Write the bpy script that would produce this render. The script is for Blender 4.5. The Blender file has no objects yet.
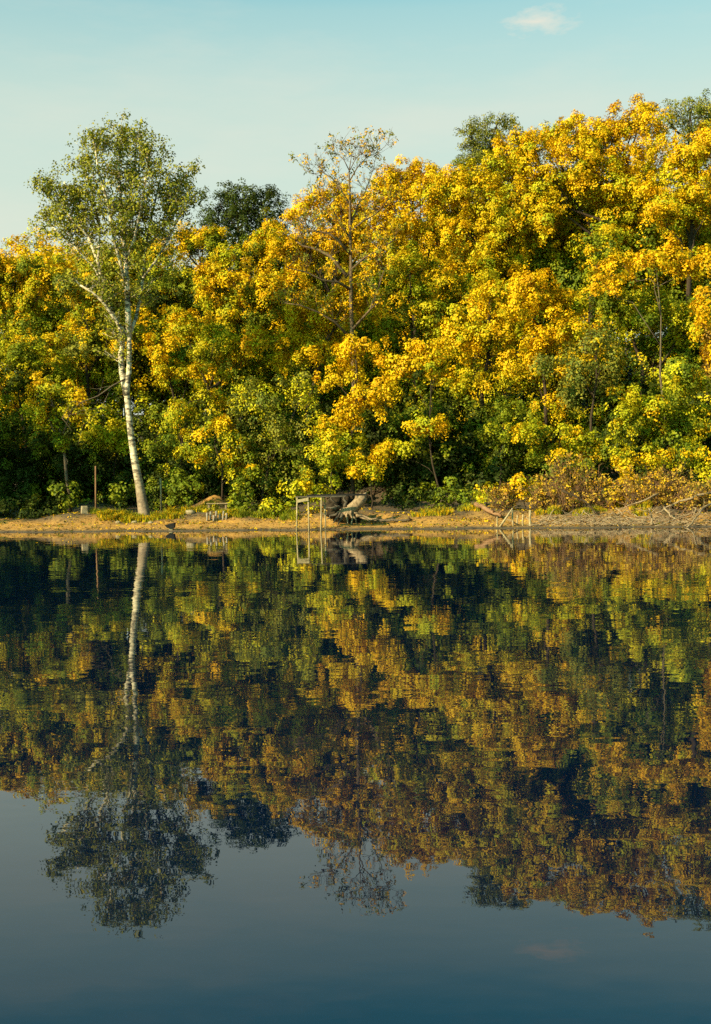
import bpy, math, random
import numpy as np
from mathutils import Vector, Matrix, noise as mnoise

random.seed(7)
RNG = np.random.default_rng(11)
R = math.radians
scene = bpy.context.scene
COL = scene.collection
W_PX, H_PX, F_PX = 711, 1024, 1180.0

# ------------------------------------------------------------------ camera
cam_data = bpy.data.cameras.new('camera')
cam = bpy.data.objects.new('camera', cam_data)
COL.objects.link(cam)
cam_data.sensor_fit = 'VERTICAL'
cam_data.sensor_height = 24.0
cam_data.lens = F_PX / H_PX * 24.0
cam_data.clip_start, cam_data.clip_end = 0.1, 3000
CAM = Vector((0, 0, 2.0))
ROT = (Matrix.Rotation(R(90) - math.atan(21 / F_PX), 3, 'X') @ Matrix.Rotation(R(-0.85), 3, 'Z'))
cam.matrix_world = Matrix.Translation(CAM) @ ROT.to_4x4()
scene.camera = cam


def ray(px, py):
    return ROT @ Vector(((px - W_PX / 2) / F_PX, -(py - H_PX / 2) / F_PX, -1.0))


def at(px, py, Y):
    d = ray(px, py)
    return CAM + d * (Y / d.y)


def at_z(px, py, z=0.0):
    d = ray(px, py)
    return CAM + d * ((z - CAM.z) / d.z)


# ------------------------------------------------------------------ terrain
_a, _b = at_z(0, 532.5), at_z(711, 527.0)


def shore(x):
    t = (x - _a.x) / (_b.x - _a.x)
    y = _a.y + (_b.y - _a.y) * min(max(t, -0.15), 1.6)
    y += 0.35 * math.sin(x * 0.9 + 1.0) + 0.2 * math.sin(x * 2.3)
    if x < -24:                                   # unseen bend, shaped to give the added shade trees land
        u = min((-24 - x) / 9.0, 1.0)
        y -= 17 * u * u * (3 - 2 * u)
    return y


def sm(a, b, v):
    t = min(max((v - a) / (b - a), 0.0), 1.0)
    return t * t * (3 - 2 * t)


MOUND = None


def ground(x, y):
    s = y - shore(x)
    if y < 6 and s < 0:                            # near bank under the camera
        near = sm(3.2, 0.2, y) * 0.45 - 0.35
        if y > 3.2:
            near = -0.35 - (y - 3.2) * 0.1
        return near
    if s < 0:
        return max(-0.02 + 0.07 * s, -1.5)
    right = sm(-14, 10, x)
    z = 0.085 * min(s, 4.2) + 0.02 * math.sin(x * 1.7 + s)
    step = 0.36 + 0.14 * math.sin(x * 0.8 + 2)
    z += step * sm(3.6 + 0.5 * math.sin(x * 1.3), 5.2, s)
    z += 0.05 * max(min(s, 9) - 4.5, 0)
    if s > 8:
        q = s - 8
        z += (0.12 + 0.14 * right) * min(q, 34) * sm(0, 6, q)
        z += (6.5 + 2.5 * right) * sm(30, 72, q)
        z += 0.6 * mnoise.noise(Vector((x * 0.12, y * 0.12, 0))) * sm(0, 6, q)
    if s > 1:
        z += 0.10 * mnoise.noise(Vector((x * 0.9, y * 0.9, 3))) * sm(1, 5, s)
    if MOUND:
        dx, dy = (x - MOUND[0]) / 0.9, (y - MOUND[1]) / 2.2
        z += 0.62 * math.exp(-(dx * dx + dy * dy))
    return z


_m = at(214, 500, shore(at(214, 500, 62).x) + 9.5)
MOUND = (_m.x, _m.y)


# ------------------------------------------------------------------ node helpers
def new_mat(name):
    m = bpy.data.materials.new(name)
    m.use_nodes = True
    nt = m.node_tree
    nt.nodes.clear()
    out = nt.nodes.new('ShaderNodeOutputMaterial')
    return m, nt, out


def N(nt, typ, **kw):
    n = nt.nodes.new(typ)
    for k, v in kw.items():
        if k.startswith('i_'):
            n.inputs[k[2:]].default_value = v
        else:
            setattr(n, k, v)
    return n


def ramp(nt, fac, stops):
    r = N(nt, 'ShaderNodeValToRGB')
    els = r.color_ramp.elements
    while len(els) < len(stops):
        els.new(0.5)
    for e, (p, c) in zip(els, stops):
        e.position = p
        e.color = (*c, 1)
    nt.links.new(fac, r.inputs[0])
    return r.outputs[0]


def mixc(nt, fac, a, b):
    m = N(nt, 'ShaderNodeMix', data_type='RGBA')
    for s, v in ((m.inputs[0], fac), (m.inputs[6], a), (m.inputs[7], b)):
        if isinstance(v, (int, float)):
            s.default_value = v
        elif isinstance(v, tuple):
            s.default_value = (*v, 1)
        else:
            nt.links.new(v, s)
    return m.outputs[2]


def noise_fac(nt, vec, scale, detail=4, rough=0.6):
    n = N(nt, 'ShaderNodeTexNoise')
    n.inputs['Scale'].default_value = scale
    n.inputs['Detail'].default_value = detail
    n.inputs['Roughness'].default_value = rough
    if vec is not None:
        nt.links.new(vec, n.inputs['Vector'])
    return n


def leaf_material():
    m, nt, out = new_mat('leaf')
    at_ = N(nt, 'ShaderNodeAttribute', attribute_name='leaf_colour')
    dif = N(nt, 'ShaderNodeBsdfDiffuse')
    tr = N(nt, 'ShaderNodeBsdfTranslucent')
    gl = N(nt, 'ShaderNodeBsdfGlossy')
    gl.inputs['Roughness'].default_value = 0.5
    gl.inputs['Color'].default_value = (0.9, 0.9, 0.9, 1)
    nt.links.new(at_.outputs['Color'], dif.inputs['Color'])
    nt.links.new(at_.outputs['Color'], tr.inputs['Color'])
    mx = N(nt, 'ShaderNodeMixShader', i_Fac=0.20)
    nt.links.new(dif.outputs[0], mx.inputs[1])
    nt.links.new(tr.outputs[0], mx.inputs[2])
    mg = N(nt, 'ShaderNodeMixShader', i_Fac=0.004)
    nt.links.new(mx.outputs[0], mg.inputs[1])
    nt.links.new(gl.outputs[0], mg.inputs[2])
    nt.links.new(mg.outputs[0], out.inputs[0])
    return m


def bark_material(name, c1, c2, scale=6.0, stretch=4.0):
    m, nt, out = new_mat(name)
    tc = N(nt, 'ShaderNodeTexCoord')
    mp = N(nt, 'ShaderNodeMapping')
    mp.inputs['Scale'].default_value = (stretch, stretch, 1)
    nt.links.new(tc.outputs['Object'], mp.inputs['Vector'])
    n = noise_fac(nt, mp.outputs[0], scale, 6, 0.7)
    c = ramp(nt, n.outputs['Fac'], [(0.3, c1), (0.68, c2)])
    b = N(nt, 'ShaderNodeBsdfPrincipled')
    b.inputs['Roughness'].default_value = 0.9
    b.inputs['Specular IOR Level'].default_value = 0.12
    nt.links.new(c, b.inputs['Base Color'])
    bp = N(nt, 'ShaderNodeBump')
    bp.inputs['Strength'].default_value = 0.7
    bp.inputs['Distance'].default_value = 0.03
    nt.links.new(n.outputs['Fac'], bp.inputs['Height'])
    nt.links.new(bp.outputs[0], b.inputs['Normal'])
    nt.links.new(b.outputs[0], out.inputs[0])
    return m


def poplar_bark():
    m, nt, out = new_mat('poplar_bark')
    tc = N(nt, 'ShaderNodeTexCoord')
    mp = N(nt, 'ShaderNodeMapping')
    mp.inputs['Scale'].default_value = (1.2, 1.2, 3.2)
    nt.links.new(tc.outputs['Object'], mp.inputs['Vector'])
    n = noise_fac(nt, mp.outputs[0], 1.6, 5, 0.65)
    white = ramp(nt, n.outputs['Fac'], [(0.43, (0.07, 0.05, 0.03)), (0.51, (0.42, 0.33, 0.21)), (0.66, (0.62, 0.50, 0.34))])
    n2 = noise_fac(nt, tc.outputs['Object'], 5, 5, 0.7)
    brown = ramp(nt, n2.outputs['Fac'], [(0.3, (0.08, 0.05, 0.03)), (0.7, (0.30, 0.20, 0.12))])
    sp = N(nt, 'ShaderNodeSeparateXYZ')
    nt.links.new(tc.outputs['Object'], sp.inputs[0])
    mr = N(nt, 'ShaderNodeMapRange')
    mr.inputs['From Min'].default_value = 1.2
    mr.inputs['From Max'].default_value = 3.4
    nt.links.new(sp.outputs['Z'], mr.inputs['Value'])
    c = mixc(nt, mr.outputs[0], brown, white)
    b = N(nt, 'ShaderNodeBsdfPrincipled')
    b.inputs['Roughness'].default_value = 0.8
    nt.links.new(c, b.inputs['Base Color'])
    nt.links.new(b.outputs[0], out.inputs[0])
    return m


def ground_material():
    m, nt, out = new_mat('lake_bank_ground')
    geo = N(nt, 'ShaderNodeNewGeometry')
    sp = N(nt, 'ShaderNodeSeparateXYZ')
    nt.links.new(geo.outputs['Position'], sp.inputs[0])
    n1 = noise_fac(nt, geo.outputs['Position'], 1.3, 7, 0.65)
    n2 = noise_fac(nt, geo.outputs['Position'], 9.0, 5, 0.7)
    sand = ramp(nt, n1.outputs['Fac'], [(0.30, (0.15, 0.075, 0.015)), (0.47, (0.36, 0.17, 0.022)), (0.72, (0.44, 0.23, 0.038))])
    speck = ramp(nt, n2.outputs['Fac'], [(0.36, (0.35, 0.3, 0.25)), (0.5, (1, 1, 1))])
    mul = N(nt, 'ShaderNodeMix', data_type='RGBA', blend_type='MULTIPLY')
    mul.inputs[0].default_value = 0.8
    nt.links.new(sand, mul.inputs[6])
    nt.links.new(speck, mul.inputs[7])
    litter = ramp(nt, n2.outputs['Fac'], [(0.3, (0.02, 0.014, 0.008)), (0.55, (0.07, 0.042, 0.016)), (0.75, (0.16, 0.095, 0.02))])
    at_ = N(nt, 'ShaderNodeAttribute', attribute_name='sand')
    c = mixc(nt, at_.outputs['Fac'], litter, mul.outputs[2])
    wet = N(nt, 'ShaderNodeMapRange')
    wet.inputs['From Min'].default_value = 0.03
    wet.inputs['From Max'].default_value = 0.13
    ad = N(nt, 'ShaderNodeMath', operation='MULTIPLY_ADD')
    ad.inputs[1].default_value = 0.1
    nt.links.new(n1.outputs['Fac'], ad.inputs[0])
    zz = N(nt, 'ShaderNodeMath', operation='SUBTRACT')
    nt.links.new(sp.outputs['Z'], zz.inputs[0])
    zz.inputs[1].default_value = 0.05
    nt.links.new(zz.outputs[0], ad.inputs[2])
    nt.links.new(ad.outputs[0], wet.inputs['Value'])
    c = mixc(nt, wet.outputs[0], (0.055, 0.035, 0.015), c)
    b = N(nt, 'ShaderNodeBsdfPrincipled')
    b.inputs['Roughness'].default_value = 0.9
    nt.links.new(c, b.inputs['Base Color'])
    bp = N(nt, 'ShaderNodeBump')
    bp.inputs['Strength'].default_value = 0.8
    bp.inputs['Distance'].default_value = 0.06
    nt.links.new(n2.outputs['Fac'], bp.inputs['Height'])
    nt.links.new(bp.outputs[0], b.inputs['Normal'])
    nt.links.new(b.outputs[0], out.inputs[0])
    return m


def water_material():
    m, nt, out = new_mat('lake_water')
    geo = N(nt, 'ShaderNodeNewGeometry')
    # two scales of ripple as a tilt of the surface normal
    acc = None
    for scale, s, sy in ((0.55, 0.009, 1.5), (2.2, 0.010, 1.6), (7.0, 0.0095, 1.5)):
        mp = N(nt, 'ShaderNodeMapping')
        mp.inputs['Scale'].default_value = (0.6, sy, 1)
        nt.links.new(geo.outputs['Position'], mp.inputs['Vector'])
        n = noise_fac(nt, mp.outputs[0], scale, 2, 0.5)
        sub = N(nt, 'ShaderNodeVectorMath', operation='SUBTRACT')
        sub.inputs[1].default_value = (0.5, 0.5, 0.5)
        nt.links.new(n.outputs['Color'], sub.inputs[0])
        ml = N(nt, 'ShaderNodeVectorMath', operation='MULTIPLY')
        ml.inputs[1].default_value = (s, s, 0)
        nt.links.new(sub.outputs[0], ml.inputs[0])
        if acc is None:
            acc = ml.outputs[0]
        else:
            a = N(nt, 'ShaderNodeVectorMath', operation='ADD')
            nt.links.new(acc, a.inputs[0])
            nt.links.new(ml.outputs[0], a.inputs[1])
            acc = a.outputs[0]
    # breeze patches: calm and ruffled zones in long streaks
    mp = N(nt, 'ShaderNodeMapping')
    mp.inputs['Scale'].default_value = (0.05, 0.16, 1)
    mp.inputs['Location'].default_value = (3.1, 0.4, 0)
    nt.links.new(geo.outputs['Position'], mp.inputs['Vector'])
    pn = noise_fac(nt, mp.outputs[0], 1.0, 4, 0.6)
    mr = N(nt, 'ShaderNodeMapRange')
    mr.inputs['From Min'].default_value = 0.42
    mr.inputs['From Max'].default_value = 0.68
    mr.inputs['To Min'].default_value = 0.75
    mr.inputs['To Max'].default_value = 1.9
    nt.links.new(pn.outputs['Fac'], mr.inputs['Value'])
    mpp = N(nt, 'ShaderNodeMapping')
    mpp.inputs['Location'].default_value = (8.0 / 7, -26 / 10, 0)
    mpp.inputs['Scale'].default_value = (1 / 7, 1 / 10, 1)
    nt.links.new(geo.outputs['Position'], mpp.inputs['Vector'])
    gr = N(nt, 'ShaderNodeTexGradient', gradient_type='SPHERICAL')
    nt.links.new(mpp.outputs[0], gr.inputs[0])
    mpq = N(nt, 'ShaderNodeMapping')
    mpq.inputs['Scale'].default_value = (0.25, 1.3, 1)
    nt.links.new(geo.outputs['Position'], mpq.inputs['Vector'])
    qn = noise_fac(nt, mpq.outputs[0], 1.0, 4, 0.65)
    qr = N(nt, 'ShaderNodeMapRange')
    qr.inputs['From Min'].default_value = 0.45
    qr.inputs['From Max'].default_value = 0.7
    qr.inputs['To Max'].default_value = 8.0
    nt.links.new(qn.outputs['Fac'], qr.inputs['Value'])
    ma = N(nt, 'ShaderNodeMath', operation='MULTIPLY_ADD')
    nt.links.new(gr.outputs['Fac'], ma.inputs[0])
    nt.links.new(qr.outputs[0], ma.inputs[1])
    nt.links.new(mr.outputs[0], ma.inputs[2])
    sc = N(nt, 'ShaderNodeVectorMath', operation='SCALE')
    nt.links.new(acc, sc.inputs[0])
    nt.links.new(ma.outputs[0], sc.inputs['Scale'])
    up = N(nt, 'ShaderNodeVectorMath', operation='ADD')
    up.inputs[1].default_value = (0, 0, 1)
    nt.links.new(sc.outputs[0], up.inputs[0])
    nm = N(nt, 'ShaderNodeVectorMath', operation='NORMALIZE')
    nt.links.new(up.outputs[0], nm.inputs[0])
    b = N(nt, 'ShaderNodeBsdfPrincipled')
    b.inputs['Base Color'].default_value = (0.0004, 0.0045, 0.017, 1)
    b.inputs['Roughness'].default_value = 0.0
    b.inputs['IOR'].default_value = 1.43
    nt.links.new(nm.outputs[0], b.inputs['Normal'])
    nt.links.new(b.outputs[0], out.inputs[0])
    return m


LEAF = leaf_material()
BARK = bark_material('brown_bark', (0.014, 0.009, 0.006), (0.07, 0.045, 0.027))
BARETWIG = bark_material('dull_brown_bark', (0.05, 0.03, 0.018), (0.17, 0.11, 0.06))
GREYBARK = bark_material('grey_bark', (0.04, 0.028, 0.02), (0.15, 0.105, 0.065))
TWIG = bark_material('red_brown_twig', (0.10, 0.045, 0.02), (0.26, 0.14, 0.07), 3, 1)
DRIFT = bark_material('driftwood', (0.09, 0.058, 0.032), (0.35, 0.24, 0.14), 5, 3)
SOIL = bark_material('root_soil', (0.007, 0.005, 0.003), (0.035, 0.023, 0.013), 4, 1)  # dark earth, deepened further to paint the root plate's shade
PLANK = bark_material('weathered_plank', (0.12, 0.095, 0.075), (0.34, 0.28, 0.21), 5, 3)
DARKPLANK = bark_material('dark_plank', (0.03, 0.024, 0.018), (0.11, 0.085, 0.06), 5, 3)
POST = bark_material('pale_post', (0.13, 0.09, 0.045), (0.42, 0.31, 0.17), 4, 3)
DARKWOOD = bark_material('dark_wood', (0.006, 0.005, 0.005), (0.022, 0.02, 0.018), 6, 1)
STONE = bark_material('pale_stone', (0.13, 0.095, 0.055), (0.34, 0.26, 0.16), 6, 1)
WHITE = bark_material('white_paint', (0.5, 0.48, 0.42), (0.8, 0.78, 0.72), 8, 1)
POPBARK = poplar_bark()


# ------------------------------------------------------------------ mesh helpers
class MB:
    def __init__(self):
        self.v, self.f = [], []

    def tube(self, pts, radii, sides=7, jit=0.0, cap=True):
        pts = [Vector(p) for p in pts]
        base = len(self.v)
        n = len(pts)
        ref = None
        for i, p in enumerate(pts):
            d = (pts[min(i + 1, n - 1)] - pts[max(i - 1, 0)]).normalized()
            if ref is None:
                ref = d.orthogonal().normalized()
            a = (ref - d * ref.dot(d))
            a = a.normalized() if a.length > 1e-5 else d.orthogonal().normalized()
            ref = a
            b = d.cross(a)
            for k in range(sides):
                t = 2 * math.pi * k / sides
                r = radii[i] * (1 + random.uniform(-jit, jit))
                self.v.append(p + (a * math.cos(t) + b * math.sin(t)) * r)
        for i in range(n - 1):
            for k in range(sides):
                k2 = (k + 1) % sides
                o = base + i * sides
                self.f.append((o + k, o + k2, o + sides + k2, o + sides + k))
        if cap:
            self.f.append(tuple(base + k for k in reversed(range(sides))))
            self.f.append(tuple(base + (n - 1) * sides + k for k in range(sides)))

    def box(self, c, size, rot=None, taper=0.0, jit=0.0):
        base = len(self.v)
        for sx, sy, sz in ((-1, -1, -1), (1, -1, -1), (1, 1, -1), (-1, 1, -1), (-1, -1, 1), (1, -1, 1), (1, 1, 1), (-1, 1, 1)):
            k = 1 - taper if sz > 0 else 1
            p = Vector((sx * size[0] / 2 * k, sy * size[1] / 2 * k, sz * size[2] / 2))
            p += Vector((random.uniform(-jit, jit), random.uniform(-jit, jit), random.uniform(-jit, jit)))
            if rot is not None:
                p = rot @ p
            self.v.append(Vector(c) + p)
        for q in ((3, 2, 1, 0), (4, 5, 6, 7), (0, 1, 5, 4), (1, 2, 6, 5), (2, 3, 7, 6), (3, 0, 4, 7)):
            self.f.append(tuple(base + i for i in q))

    def build(self, name, mat, parent=None, origin=Vector((0, 0, 0)), smooth=True, bevel=0.0):
        me = bpy.data.meshes.new(name)
        o3 = Vector(origin)
        me.from_pydata([v - o3 for v in self.v], [], self.f)
        me.materials.append(mat)
        if smooth:
            me.polygons.foreach_set('use_smooth', [True] * len(me.polygons))
        me.update()
        o = bpy.data.objects.new(name, me)
        COL.objects.link(o)
        if parent is not None:
            o.parent = parent
        else:
            o.location = o3
        if bevel:
            md = o.modifiers.new('bevel', 'BEVEL')
            md.width = bevel
            md.segments = 2
        return o


def tag(o, label, cat, group=None, kind=None):
    o['label'] = label
    o['category'] = cat
    if group:
        o['group'] = group
    if kind:
        o['kind'] = kind
    return o


def empty(name, loc, label, cat, group=None):
    e = bpy.data.objects.new(name, None)
    COL.objects.link(e)
    e.location = loc
    e.empty_display_size = 0.3
    tag(e, label, cat, group)
    return e


def wob(p0, p1, n, amp):
    p0, p1 = Vector(p0), Vector(p1)
    L = (p1 - p0).length
    out = []
    for i in range(n + 1):
        t = i / n
        p = p0.lerp(p1, t)
        if 0 < i < n:
            p += Vector((random.gauss(0, 1), random.gauss(0, 1), random.gauss(0, 1))) * amp * L
        out.append(p)
    return out


def taper(r0, r1, n):
    return [r0 + (r1 - r0) * i / n for i in range(n + 1)]


def unit(a):
    return a / np.maximum(np.linalg.norm(a, axis=1, keepdims=True), 1e-6)


def leaf_mesh(name, cen, nor, size, colr, parent, origin):
    """cen, nor: n x 3; size: n; colr: n x 3; each leaf is a folded four-point blade."""
    n = len(cen)
    nor = unit(nor)
    rnd = RNG.normal(size=(n, 3))
    a = unit(rnd - nor * np.sum(rnd * nor, 1, keepdims=True))
    b = np.cross(nor, a)
    L = size[:, None]
    fold = L * RNG.uniform(0.05, 0.22, (n, 1))
    wd = L * RNG.uniform(0.36, 0.5, (n, 1))
    v = np.empty((n, 4, 3), np.float32)
    v[:, 0] = cen - a * L * 0.55
    v[:, 1] = cen + b * wd + nor * fold
    v[:, 2] = cen + a * L * 0.55 - nor * fold * 0.6
    v[:, 3] = cen - b * wd + nor * fold
    v -= np.array(origin, np.float32)
    me = bpy.data.meshes.new(name)
    me.vertices.add(n * 4)
    me.vertices.foreach_set('co', v.reshape(-1))
    me.loops.add(n * 4)
    me.loops.foreach_set('vertex_index', np.arange(n * 4, dtype=np.int32))
    me.polygons.add(n)
    me.polygons.foreach_set('loop_start', np.arange(0, n * 4, 4, dtype=np.int32))
    ca = me.color_attributes.new('leaf_colour', 'FLOAT_COLOR', 'POINT')
    c4 = np.ones((n, 4, 4), np.float32)
    c4[:, :, :3] = colr[:, None, :]
    ca.data.foreach_set('color', c4.reshape(-1))
    me.update(calc_edges=True)
    me.materials.append(LEAF)
    o = bpy.data.objects.new(name, me)
    COL.objects.link(o)
    if parent is not None:
        o.parent = parent
    else:
        o.location = origin
    return o


# palettes: leaf colours (linear)
GOLD = [(0.62, 0.365, 0.006), (0.58, 0.362, 0.007), (0.64, 0.35, 0.006), (0.54, 0.36, 0.008)]
ORANGE = [(0.62, 0.32, 0.006), (0.65, 0.36, 0.006), (0.57, 0.29, 0.006)]
LIME = [(0.40, 0.34, 0.010), (0.32, 0.30, 0.011), (0.46, 0.36, 0.010)]
GREEN = [(0.13, 0.15, 0.009), (0.095, 0.115, 0.009), (0.18, 0.185, 0.010)]
DARK = [(0.040, 0.052, 0.008), (0.055, 0.066, 0.009), (0.030, 0.040, 0.008)]  # dark oak green, also painted shade for leaves deep under the wood
OLIVE = [(0.17, 0.16, 0.022), (0.13, 0.14, 0.022), (0.22, 0.19, 0.022)]
POP = [(0.22, 0.205, 0.020), (0.165, 0.165, 0.018), (0.28, 0.245, 0.022)]
RUST = [(0.38, 0.21, 0.03), (0.30, 0.16, 0.03), (0.44, 0.27, 0.03)]
KEY = dict(g=GOLD, o=ORANGE, l=LIME, n=GREEN, d=DARK, v=OLIVE, p=POP, r=RUST)


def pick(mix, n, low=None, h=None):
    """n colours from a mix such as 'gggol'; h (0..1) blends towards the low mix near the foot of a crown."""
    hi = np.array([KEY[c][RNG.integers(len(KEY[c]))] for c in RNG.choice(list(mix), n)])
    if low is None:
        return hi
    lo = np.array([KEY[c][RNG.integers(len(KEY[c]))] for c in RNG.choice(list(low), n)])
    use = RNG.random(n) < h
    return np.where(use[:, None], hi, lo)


def lumps(blobs):
    """break each bough into uneven masses: a thin core, clumps round it and a few hanging curtains"""
    out = []
    for c, rx, ry, rz in blobs:
        out.append((c, rx * .6, ry * .6, rz * .6))
        n = int(min(max(5.5 * (rx * rz) ** .75, 6), 20))
        for _ in range(n):
            u = Vector((random.gauss(0, 1), random.gauss(-.25, 1), random.gauss(.1, .9))).normalized()
            k = random.uniform(.18, .5)
            p = c + Vector((u.x * rx, u.y * ry, u.z * rz)) * random.uniform(.5, 1.03)
            if random.random() < .5:
                out.append((p - Vector((0, 0, rz * .18)), rx * k * .6, ry * k * .6, max(rz, rx * .8) * k * random.uniform(1.1, 1.7)))
            else:
                out.append((p, rx * k * 1.15, ry * k, rz * k * .72))
    return out


def crown_points(blobs, dens, leaves, spray_r, size, mix, low, flat=0.55, droop=0.35):
    """blobs: (centre, rx, ry, rz). Leaves grow in sprays: small tilted dishes over and inside each bough."""
    C, Nn, S, K = [], [], [], []
    zs = [b[0].z + b[3] for b in blobs] + [b[0].z - b[3] for b in blobs]
    z0, z1 = min(zs), max(zs)
    for c, rx, ry, rz in blobs:
        area = 4 * math.pi * ((rx * ry) ** 1.6 / 3 + (rx * rz) ** 1.6 / 3 + (ry * rz) ** 1.6 / 3) ** (1 / 1.6)
        ns = max(int(area * dens), 5)
        u = unit(RNG.normal(size=(ns, 3)))
        ph = RNG.uniform(0, 6.28, 6)
        lump = (np.sin(u[:, 0] * 4 + ph[0]) + np.sin(u[:, 1] * 4.5 + ph[1]) + np.sin(u[:, 2] * 5 + ph[2])) / 3
        rad = np.where(RNG.random(ns) < 0.72, RNG.uniform(0.72, 1.22, ns) ** 1.15, RNG.uniform(0.3, 0.8, ns)) * (1 + 0.30 * lump)
        keep = RNG.random(ns) < (0.62 + 0.75 * lump)            # gaps between the boughs
        u, rad = u[keep], rad[keep]
        ns = len(u)
        if ns == 0:
            continue
        sc = np.array([c.x, c.y, c.z]) + u * rad[:, None] * np.array([rx, ry, rz])
        sn = unit(u * 1.0 + np.array([0, -0.1, 0.55]) + RNG.normal(size=(ns, 3)) * 0.28)
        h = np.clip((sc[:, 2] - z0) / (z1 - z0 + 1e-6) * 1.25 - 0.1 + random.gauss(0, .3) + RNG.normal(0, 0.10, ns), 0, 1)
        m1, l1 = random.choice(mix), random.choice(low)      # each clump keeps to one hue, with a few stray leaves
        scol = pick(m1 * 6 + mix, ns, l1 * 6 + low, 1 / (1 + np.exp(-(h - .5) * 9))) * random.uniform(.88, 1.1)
        srad = spray_r * RNG.uniform(0.6, 1.35, ns)
        nl = np.maximum((leaves * (srad / spray_r) ** 2).astype(int), 4)
        idx = np.repeat(np.arange(ns), nl)
        n = len(idx)
        t = unit(RNG.normal(size=(n, 3)))
        d = t * (RNG.random(n) ** 0.45)[:, None]
        along = np.sum(d * sn[idx], 1, keepdims=True)
        d = d - sn[idx] * along * (1 - flat)                   # flatten the spray to a dish
        r2 = np.sum(d * d, 1, keepdims=True)
        p = sc[idx] + d * srad[idx][:, None]
        p[:, 2] -= (droop * r2[:, 0]) * srad[idx]
        nn = sn[idx] + d * 0.7 + RNG.normal(size=(n, 3)) * 0.34
        cc = scol[idx] * RNG.uniform(0.82, 1.14, (n, 1)) * RNG.uniform(0.94, 1.06, (n, 3))
        C.append(p)
        Nn.append(nn)
        S.append(size * RNG.uniform(0.65, 1.3, n))
        K.append(cc)
    return np.concatenate(C), np.concatenate(Nn), np.concatenate(S), np.concatenate(K)


def px_blobs(bl, Y, spread):
    out = []
    for q in bl:
        cx, cy, rx, ry = q
        yy = Y + random.uniform(-spread, spread)
        c = at(cx, cy, yy)
        k = yy / F_PX
        out.append((c, rx * k, (rx + ry) / 2 * k, ry * k))
    return out


STYLES = dict(
    broad=dict(dens=3.4, leaves=50, spray_r=0.40, size=0.128, flat=0.72, droop=0.5),
    fine=dict(dens=4.2, leaves=26, spray_r=0.42, size=0.125, flat=0.8, droop=0.6),
    fill=dict(dens=3.6, leaves=30, spray_r=0.5, size=0.18, flat=0.6, droop=0.35),
    oak=dict(dens=3.4, leaves=36, spray_r=0.46, size=0.14, flat=0.7, droop=0.4),
    sparse=dict(dens=1.7, leaves=14, spray_r=0.42, size=0.15, flat=0.6, droop=0.3),
    shrub=dict(dens=4.5, leaves=22, spray_r=0.34, size=0.16, flat=0.7, droop=0.3),
)


def tree(name, d, blobs, mix, low, label, cat='tree', group=None, style='broad', base_px=None, lean=0.0, bark=None, tr=None, spread=0.9, ndens=1.0):
    bx = base_px if base_px is not None else sum(b[0] for b in blobs) / len(blobs)
    X0 = at(bx, 500, 62).x
    Y = shore(X0) + d
    X = at(bx, 500, Y).x
    Y = shore(X) + d
    gz = ground(X, Y)
    base = Vector((X, Y, gz))
    root = empty(name, base, label, cat, group)
    B = px_blobs(blobs, Y, spread)
    top = max(B, key=lambda b: b[0].z)[0]
    H = max(top.z - gz, 1.0)
    r0 = tr if tr else max(0.0135 * H, 0.03)
    mb = MB()
    # trunk rises to the highest bough
    tx = sum(b[0].x for b in B) / len(B)
    mid = Vector((X * 0.6 + tx * 0.4 + lean, Y, gz + H * 0.45))
    pts = [base - Vector((0, 0, 0.15)), base + Vector((random.uniform(-.1, .1), 0, H * 0.12)), base.lerp(mid, 0.6), mid,
           mid.lerp(top, 0.5) + Vector((random.uniform(-.3, .3), random.uniform(-.3, .3), 0)), top]
    rad = [r0 * 1.35, r0, r0 * 0.88, r0 * 0.72, r0 * 0.45, r0 * 0.14]
    mb.tube(pts, rad, 8, 0.06)
    for c, rx, ry, rz in B:
        if (c - top).length < 0.01:
            start = pts[4]
        else:
            fz = min(max((c.z - gz) / H - 0.22, 0.12), 0.85)
            k = 0
            while k < 4 and (pts[k + 1].z - gz) / H < fz:
                k += 1
            start = pts[k].lerp(pts[k + 1], 0.5)
        lp = wob(start, c, 4, 0.05)
        mb.tube(lp, taper(r0 * 0.36, r0 * 0.12, 4), 5, 0.05)
        for _ in range(4):
            v = Vector((random.gauss(0, 1), random.gauss(0, 1), random.gauss(0.2, 1))).normalized()
            e = c + Vector((v.x * rx, v.y * ry, v.z * rz)) * 0.85
            mb.tube(wob(lp[random.randint(2, 4)], e, 3, 0.07), taper(r0 * 0.14, r0 * 0.04, 3), 4)
    mb.build('trunk' if cat == 'tree' else 'stem', bark or BARK, root, base)
    st = dict(STYLES[style])
    st['dens'] *= ndens
    st.update(mix=mix, low=low)
    C, Nn, S, K = crown_points(lumps(B) if style in ('broad', 'fine') else B, **st)
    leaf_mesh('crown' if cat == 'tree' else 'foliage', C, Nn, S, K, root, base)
    return root


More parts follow.
